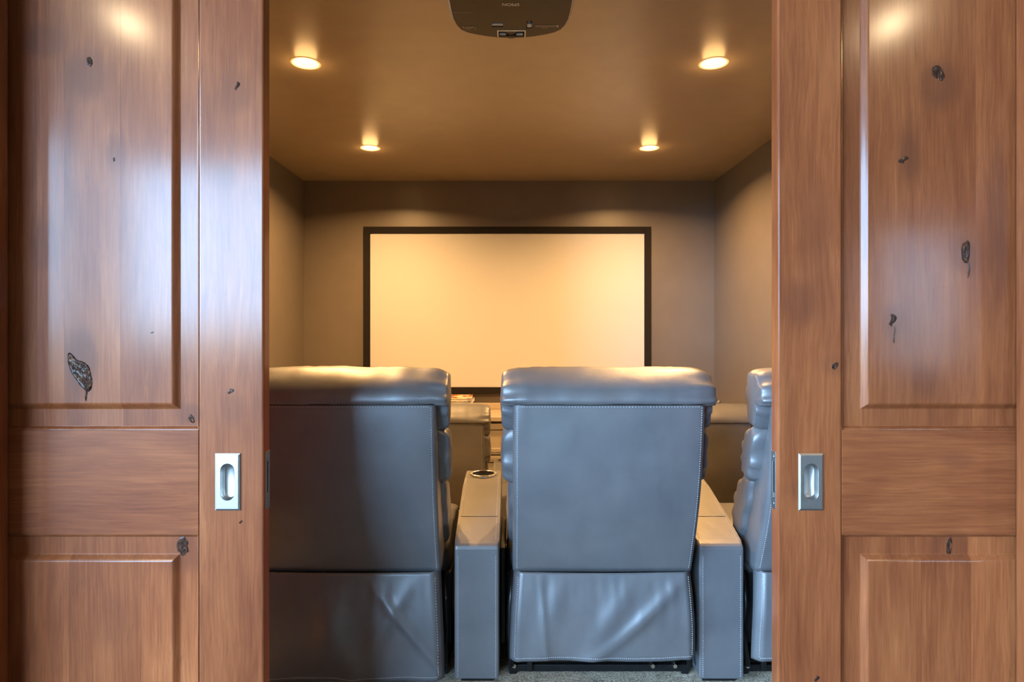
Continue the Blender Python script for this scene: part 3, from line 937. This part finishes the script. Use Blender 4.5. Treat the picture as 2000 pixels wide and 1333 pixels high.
def tube(bm, pts, r, n=8):
    pts = [Vector(p) for p in pts]
    rings = []
    for i, p in enumerate(pts):
        d = (pts[min(i + 1, len(pts) - 1)] - pts[max(i - 1, 0)]).normalized()
        n1 = d.orthogonal().normalized(); n2 = d.cross(n1)
        if rings and False: pass
        rings.append([bm.verts.new(p + (n1 * math.cos(2 * math.pi * k / n) + n2 * math.sin(2 * math.pi * k / n)) * r) for k in range(n)])
    for A, B in zip(rings, rings[1:]):
        for k in range(n):
            l = (k + 1) % n
            bm.faces.new((A[k], A[l], B[l], B[k]))
    bm.faces.new(rings[0]); bm.faces.new(rings[-1])

def skirt(parent, zb, seed, fold, xl=.0):
    """soft leather flap that hangs from the lower edge of the back"""
    nx, nz = 72, 34
    vs, fs = [], []
    def pos(u, f):
        zt = .398 - .004 * math.sin(math.pi * (u + 1) / 2)
        x = u * (.297 + .014 * math.sin(math.pi * min(1, f) * .5))
        z = zt + (zb - zt) * f
        z += .006 * noise.noise(Vector((u * 2.2 + seed, 0, seed))) * f - .010 * f * max(0, -u - .6) * 2
        y = .0 - .014 - .012 * math.sin(math.pi * f) - .004 * f
        # slanting folds
        for (u0, sl, amp, wd) in fold:
            t_ = (u - (u0 + sl * f)) / wd
            y -= amp * math.exp(-t_ * t_) * min(1, f * 2.2) * (1 - .25 * f)
        y -= .005 * noise.noise(Vector((u * 3 + seed, f * 2.0, seed * 2))) * f
        y -= .0035 * noise.noise(Vector((u * 11 + seed, f * 1.4, 7.0))) * math.exp(-f * 2.5) * min(1, f * 6)
        y += .040 * max(0, abs(u) - .93) / .07 * (1 - .3 * f)      # edges curl in round the side
        return Vector((x, y, z))
    for j in range(nz):
        for i in range(nx):
            vs.append(pos(-1 + 2 * i / (nx - 1), j / (nz - 1)))
    for j in range(nz - 1):
        for i in range(nx - 1):
            a = j * nx + i
            fs.append((a, a + 1, a + nx + 1, a + nx))
    o = mesh_obj('back_skirt', vs, fs, M_LEATHER, parent, True)
    # give it thickness
    bm = bmesh.new(); bm.from_mesh(o.data)
    bmesh.ops.recalc_face_normals(bm, faces=bm.faces)
    bmesh.ops.solidify(bm, geom=bm.faces[:], thickness=.003)
    bm.to_mesh(o.data); bm.free()
    for p in o.data.polygons: p.use_smooth = True
    off = Vector((0, -.0035, 0))
    side = []
    for s in (-1, 1):
        side.append([pos(s * .945, f / 20) + off for f in range(1, 20)])
    side.append([pos(-.94 + 1.88 * i / 30, .955) + off for i in range(31)])
    stitches('hem_stitching', side, o)
    return o

def arm_mesh(w):
    """console arm: side profile (y, z) run across x, soft edges, hole for the cup"""
    prof = [(0, .025), (0, .460), (.004, .470), (.012, .476), (.03, .4825), (.16, .523), (.36, .578), (.43, .596), (.54, .602), (.575, .590), (.592, .56), (.595, .52), (.595, .025)]
    bm = bmesh.new()
    L = [bm.verts.new((-w / 2, y, z)) for y, z in prof]
    R = [bm.verts.new((w / 2, y, z)) for y, z in prof]
    n = len(prof)
    side_edges = []
    for i in range(n):
        j = (i + 1) % n
        bm.faces.new((L[i], L[j], R[j], R[i]))
    fl = bm.faces.new(L); fr = bm.faces.new(R)
    es = list(fl.edges) + list(fr.edges)
    bmesh.ops.bevel(bm, geom=es, offset=.010, segments=3, profile=.6, affect='EDGES')
    return bm

CUP_Y, CUP_Z = .487, .6005
def build_arm(root, w):
    """parts of one console arm, local origin at the foot of its rear face"""
    b = bm_obj('arm_body', arm_mesh(w), M_LEATHER, root)
    bm = bmesh.new(); cyl_bm(bm, (0, CUP_Y, CUP_Z - .075), .0455, .12, n=40)
    boolean_cut(b, [bm_obj('cutter', bm)])
    for p in b.data.polygons: p.use_smooth = False
    cup = lathe('cup_holder', [(.0558, -.001), (.0562, .0015), (.053, .004), (.047, .0045), (.0447, .002), (.044, -.07), (.0005, -.071)], (0, CUP_Y, CUP_Z), M_DARK, root, 40, close=False)
    ring = lathe('chrome_rim', [(.0570, -.003), (.0572, .002), (.0545, .0048), (.0475, .0052), (.0453, .003)], (0, CUP_Y, CUP_Z), M_CHROME, cup, 40, close=False)
    e = w / 2 - .012
    top = [(.03, .4825), (.16, .523), (.36, .578), (.43, .596)]
    paths = []
    for s in (-1, 1):
        paths.append([(s * e, -.0006, .03), (s * e, -.0006, .44)])
        paths.append([(s * e, y, z + .0006) for y, z in top])
    paths.append([(-e, .16, .5236), (e, .16, .5236)])
    stitches('arm_stitching', paths, root)
    # seam across the arm top and at the rear edge
    bm = bmesh.new(); tube(bm, [(-w / 2 + .008, .16, .5232), (w / 2 - .008, .16, .5232)], .0012, 6); 
    bm_obj('arm_seam', bm, M_DARK, root)
    box('arm_foot', -w / 2 + .02, w / 2 - .02, .03, .57, 0, .026, M_BLACKSTEEL, root)
    return root

def build_recliner(root, zb, seed, fold, gap=False):
    shell('back_panel', M_LEATHER, root)
    puff('head_cushion', [(-.150, .966), (-.161, .984), (-.145, 1.020), (-.105, 1.056), (-.050, 1.080), (-.004, 1.066), (.014, 1.01), (.004, .93), (-.03, .868), (-.070, .875), (-.095, .92), (-.112, .955)],
         .335, M_LEATHER, root, 7, .72, seed=seed, wr=.0045)
    puff('upper_back_cushion', [(-.075, .885), (-.03, .895), (.025, .85), (.050, .78), (.050, .715), (.015, .685), (-.03, .70), (-.06, .77)],
         .335, M_LEATHER, root, 8, .62, seed=seed + 2, wr=.005)
    puff('lower_back_cushion', [(.0, .72), (.06, .725), (.135, .67), (.185, .58), (.20, .49), (.165, .43), (.11, .44), (.06, .53), (.01, .64)],
         .317, M_LEATHER, root, 8, .62, seed=seed + 4, wr=.005)
    puff('seat_cushion', [(.13, .42), (.27, .475), (.42, .485), (.52, .475), (.56, .42), (.54, .36), (.42, .33), (.3, .31), (.15, .33)],
         .315, M_LEATHER, root, 12, .8, seed=seed + 6, wr=.005)
    puff('footrest', [(.53, .34), (.565, .36), (.595, .28), (.595, .16), (.57, .10), (.535, .11), (.53, .22)], .314, M_LEATHER, root, 12, .8, seed=seed + 8, wr=.003)
    box('seat_box', -.326, .322, .15, .52, .075, .335, M_DARK, root, .01)
    if gap: box('dark_gap_strip', -.344, -.327, .15, .52, .075, .42, M_DARK, root, .004)  # added dark strip, keeps lit floor from showing through the arm gap
    # seams and stitch rows of the back
    zs = [.405 + (.962 - .405) * i / 24 for i in range(25)]
    e = .286
    yo = lambda z, x: REAR2(z) - .0015 - (.011 * (1 - (x / .28) ** 2) * math.sin(math.pi * min(1, (z - .392) / .603)) ** .6 if abs(x) < .28 else -.0022)
    paths = [[(s * e, yo(z, e), z) for z in zs] for s in (-1, 1)]
    paths.append([(-.28 + .56 * i / 30, yo(.962, -.28 + .56 * i / 30) - .001, .962) for i in range(31)])
    stitches('back_stitching', paths, root)
    bm = bmesh.new(); tube(bm, [(-.296 + .592 * i / 30, yo(.968, min(.279, abs(-.296 + .592 * i / 30))) - .001 + (.008 if i in (0, 30) else 0), .969) for i in range(31)], .0022, 6)
    bm_obj('back_seam', bm, M_DARK, root, True)
    skirt(root, zb, seed, fold)
    # steel base
    fr = bpy.data.objects.new('base_frame', None); COL.objects.link(fr); fr.parent = root; fr.empty_display_size = .05
    box('cross_bar', -.315, .315, .085, .105, .012, .036, M_BLACKSTEEL, fr, .002)
    box('cross_bar', -.315, .315, .48, .50, .022, .044, M_BLACKSTEEL, fr, .002)
    for s in (-1, 1):
        box('side_rail', s * .30 - .012, s * .30 + .012, .09, .54, .0, .034, M_BLACKSTEEL, fr, .002)
    box('bracket', -.250, -.232, .070, .084, .02, .20, M_BLACKSTEEL, fr, .002)
    for x, dx in ((.185, .035), (.262, -.030)):
        bm = bmesh.new(); tube(bm, [(x, .095, .03), (x - dx * .3, .10, .08), (x - dx, .16, .14), (x - dx * 1.4, .2, .2)], .009, 8)
        bm_obj('linkage_arm', bm, M_BLACKSTEEL, fr, True)
    for x in (-.241, .185, .262, -.295):
        bm = bmesh.new(); cyl_bm(bm, (x, .074, .036), .007, .012, 'Y', 12)
        bm_obj('bolt', bm, M_CHROME, fr)
    for s in (-1, 1):
        bm = bmesh.new(); tube(bm, [(s * .305, .05, .05), (s * .312, .08, .16), (s * .308, .06, .26), (s * .30, .1, .36)], .010, 8)
        bm_obj('recline_lever', bm, M_BLACKSTEEL, fr, True)

def copy_tree(o, parent=None):
    c = o.copy(); COL.objects.link(c)
    if parent: c.parent = parent
    for ch in list(o.children): copy_tree(ch, c)
    return c

FOLD_M = [(.95, -1.05, .014, .11), (.35, -.55, .010, .13), (-.70, .10, .006, .03), (-.45, -.25, .007, .12)]
FOLD_L = [(.15, .95, .014, .07), (-.35, .35, .012, .16), (.75, -.75, .010, .09), (-.05, -.3, .008, .14)]
FOLD_R = [(-.75, .35, .012, .10), (.1, .5, .012, .15), (.6, -.4, .01, .12)]

NEAR_Y, DY_ROW, DX_ROW = 2.05, 1.90, .061
ARM_DY = .02
A1X, A2X = -.119, .7068
# near row
near = {}
for nm, x, zb, sd, fd, lab in (('m', .3025, .106, 1.3, FOLD_M, 'charcoal leather recliner in the centre of the doorway, back row, blue daylight on its back'),
                               ('l', -.537, .036, 5.1, FOLD_L, 'charcoal leather recliner of the back row beside the left door'),
                               ('r', 1.1115, .106, 9.7, FOLD_R, 'charcoal leather recliner of the back row half hidden by the right door')):
    r = empty('recliner', (x, NEAR_Y, 0))
    tag(r, lab, 'recliner', 'back row theatre recliners')
    build_recliner(r, zb, sd, fd, nm == 'm')
    near[nm] = r

arm_t = empty('console_arm', (A1X, NEAR_Y + ARM_DY, 0))
tag(arm_t, 'leather console arm with chrome cup holder between the left and centre back-row recliners', 'armrest', 'console arms of the recliner rows')
build_arm(arm_t, .151)
def put_arm(x, y, z, lab):
    c = copy_tree(arm_t); c.location = (x, y, z); c['label'] = lab
    return c
put_arm(A2X, NEAR_Y + ARM_DY, 0, 'leather console arm between the centre and right back-row recliners')

def end_arm(chair, dx):
    """outer arm of an end seat belongs to that seat"""
    a = bpy.data.objects.new('outer_arm', None); COL.objects.link(a); a.parent = chair; a.location = (dx, ARM_DY, 0); a.empty_display_size = .05
    for ch in arm_t.children:
        if ch.name.startswith('cup_holder'):
            c = ch.copy(); COL.objects.link(c); c.parent = a
            continue
        c = ch.copy(); COL.objects.link(c); c.parent = a
end_arm(near['l'], -.415); end_arm(near['r'], .415)

# front row: the same seats one step down
for nm, x, lab in (('l', -.474, 'charcoal leather recliner of the front row showing between the two nearest seats'),
                   ('m', .362, 'charcoal leather recliner of the front row directly behind the centre seat'),
                   ('r', 1.188, 'charcoal leather recliner of the front row at the right, its warm-lit top showing')):
    c = copy_tree(near['m']); c.location = (x, NEAR_Y + DY_ROW, -RISE)
    c['label'] = lab; c['group'] = 'front row theatre recliners'
    if nm == 'l': end_arm(c, -.415)
    if nm == 'r': end_arm(c, .399)
put_arm(A1X + DX_ROW, NEAR_Y + DY_ROW + ARM_DY, -RISE, 'leather console arm of the front row, its cup holder just showing past the centre seat')
put_arm(A2X + DX_ROW, NEAR_Y + DY_ROW + ARM_DY, -RISE, 'leather console arm of the front row beyond the centre seat')

# ------------------------------------------------------------------ projector
PZ = 2.25                              # underside
proj = empty('ceiling_projector', (-.004, 2.0, ZC))
tag(proj, 'dark brown projector hung under the ceiling at the top of the photo', 'projector')
half = [(.0, 2.225), (.045, 2.222), (.09, 2.212), (.135, 2.196), (.165, 2.181), (.186, 2.160), (.199, 2.128), (.2065, 2.085), (.2085, 2.03), (.2085, 1.86), (.204, 1.82), (.185, 1.80), (.10, 1.793), (0, 1.79)]
outline = half + [(-x, y) for x, y in half[-2:0:-1]]
def plan(inset):
    out = []
    for x, y in outline:
        cxp, cyp = 0, 1.99
        fx = (abs(x) - inset * abs(x) / .2085) / abs(x) if abs(x) > 1e-6 else 1
        fy = 1 - inset / .205
        out.append((x * fx, cyp + (y - cyp) * fy))
    return out
def stack(name, levels, mat, cap_lo=True, cap_hi=True, smooth=False):
    vs, fs = [], []
    n = len(outline)
    for z, ins in levels:
        vs += [(x, y - 2.0, z - ZC) for x, y in plan(ins)]
    for k in range(len(levels) - 1):
        for i in range(n):
            j = (i + 1) % n
            fs.append((k * n + i, k * n + j, (k + 1) * n + j, (k + 1) * n + i))
    if cap_lo: fs.append(tuple(range(n)))
    if cap_hi: fs.append(tuple(range((len(levels) - 1) * n, len(levels) * n)))
    return mesh_obj(name, vs, fs, mat, proj, smooth)
stack('side_shell', [(PZ + .002, .0150), (PZ + .0045, .0120), (PZ + .008, .0085), (PZ + .013, .005), (PZ + .019, .0024), (PZ + .027, .0006), (PZ + .045, 0), (PZ + .11, 0), (PZ + .125, .006), (PZ + .13, .02)], M_PROJRIM, cap_lo=False, smooth=True)
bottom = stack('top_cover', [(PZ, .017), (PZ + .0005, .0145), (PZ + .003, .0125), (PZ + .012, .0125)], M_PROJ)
def pw(px, py, z=PZ):
    Y = (z - HC) * FPX / (HOR - py)
    return ((px - 1000) * Y / FPX + .004, Y - 2.0)
def pbox(nm, px0, px1, py0, py1, z0, z1, mat, parent=proj, bev=0):
    a = pw(px0, py0); b_ = pw(px1, py1)
    xm0, xm1 = pw(px0, (py0 + py1) / 2)[0], pw(px1, (py0 + py1) / 2)[0]
    return box(nm, xm0, xm1, a[1], b_[1], z0 - ZC, z1 - ZC, mat, parent, bev)
# openings cut in the cover
cuts = []
for (a, c, d, e_) in ((960.5, 983, 44.5, 52.5), (1028.5, 1039, 41, 55.5), (973.5, 1024.5, 60.5, 71.0)):
    x0, y0 = pw(a, d); x1, y1 = pw(c, e_)
    bm = bmesh.new(); bm_box(bm, x0, x1, y0, y1, PZ - .01 - ZC, PZ + .009 - ZC)
    cuts.append(bm_obj('cutter', bm))
boolean_cut(bottom, cuts)
pbox('slot_floor', 960.5, 983, 44.5, 52.5, PZ + .008, PZ + .009, M_DARK)
pbox('slide_switch', 960.5, 983, 48.3, 52.3, PZ + .003, PZ + .008, M_DIAL, bev=.001)
pbox('slot_floor', 1028.5, 1039, 41, 55.5, PZ + .008, PZ + .009, M_DARK)
pbox('shift_dial', 1029.5, 1038.5, 48.5, 55.0, PZ + .002, PZ + .008, M_DIAL, bev=.001)
pbox('indicator', 1031.5, 1035.5, 43.0, 46.0, PZ + .003, PZ + .008, M_GREYPRINT, bev=.0005)
pbox('lens_well', 973.5, 1024.5, 60.5, 71.0, PZ + .0085, PZ + .0095, M_DARK)
for a, c in ((975.5, 988.5), (1008.5, 1021.5)):
    pbox('well_edge', a, c, 68.0, 71.0, PZ + .003, PZ + .0085, M_DIAL, bev=.0005)
# lens barrel with focus rings
lx, ly = pw(998.5, 72)
lens = lathe('lens_barrel', [(.030, -.075), (.041, -.070), (.042, -.045), (.0405, -.043), (.0425, -.040), (.0425, -.020), (.041, -.018), (.042, -.016), (.042, .012), (.038, .026), (.030, .034), (.028, .030), (.0005, .026)],
             (lx, ly, PZ + .0435 - ZC), M_PROJ, proj, 40, 'Y', True, False)
# surround of the well
for a, c, d, e_ in ((971.5, 973.5, 59.5, 71.5), (1024.5, 1026.5, 59.5, 71.5), (973.5, 1024.5, 59.3, 60.5)):
    pbox('well_frame', a, c, d, e_, PZ - .0015, PZ + .001, M_PROJRIM)
# panel seams and printed labels
pbox('cover_seam', 885, 920, 23.6, 24.3, PZ - .0004, PZ + .001, M_GREYPRINT)
pbox('cover_seam', 926.5, 927.0, 0, 25, PZ - .0003, PZ + .001, M_DARK)
lab1 = pbox('warning_label', 902.5, 931, 50.5, 58.5, PZ - .0004, PZ + .001, M_PROJ)
for i, (a, c, d) in enumerate(((906, 926, 52.3), (908, 924, 54.0), (908, 920, 56.2))):
    pbox('label_print', a, c, d, d + .8, PZ - .0006, PZ - .0003, M_GREYPRINT, lab1)
pbox('label_print', 904, 905.5, 51.5, 54.5, PZ - .0006, PZ - .0003, M_WHITEPRINT, lab1)
pbox('label_print', 927.5, 929.5, 53.5, 57.5, PZ - .0006, PZ - .0003, M_GREYPRINT, lab1)
lab2 = pbox('rating_label', 1043, 1092, 48, 55.5, PZ - .0004, PZ + .001, M_PROJ)
for a, c, d in ((1046, 1086, 49.6), (1046, 1084, 51.2), (1058, 1070, 53.6)):
    pbox('label_print', a, c, d, d + .8, PZ - .0006, PZ - .0003, M_GREYPRINT, lab2)
pbox('label_print', 1087, 1090.5, 49.5, 52.5, PZ - .0006, PZ - .0003, M_WHITEPRINT, lab2)
# maker's lettering, read from the screen side
tx = bpy.data.curves.new('lettering', 'FONT'); tx.body = 'EPSON'; tx.align_x = 'CENTER'; tx.align_y = 'CENTER'; tx.size = .0185; tx.extrude = .0003; tx.offset = .0002
to = bpy.data.objects.new('lettering_src', tx); COL.objects.link(to)
dg = bpy.context.evaluated_depsgraph_get(); dg.update()
tme = bpy.data.meshes.new_from_object(to.evaluated_get(dg)); bpy.data.objects.remove(to, do_unlink=True)
lo = bpy.data.objects.new('lettering', tme); tme.materials.append(M_WHITEPRINT); COL.objects.link(lo); lo.parent = proj
lx_, ly_ = pw(997.5, 8.5)
lo.matrix_local = Matrix.Translation((lx_, ly_, PZ - .0005 - ZC)) @ Matrix(((-1, 0, 0, 0), (0, 1, 0, 0), (0, 0, -1, 0), (0, 0, 0, 1)))
lo.scale = (1.0, 1.15, 1.0)
# ceiling mount
lathe('mount_plate', [(.0005, 0), (.075, 0), (.075, -.008), (.022, -.012), (.02, -.05), (.06, -.052)], (0, 0, 0), M_PROJ, proj, 32, 'Z', True, False)
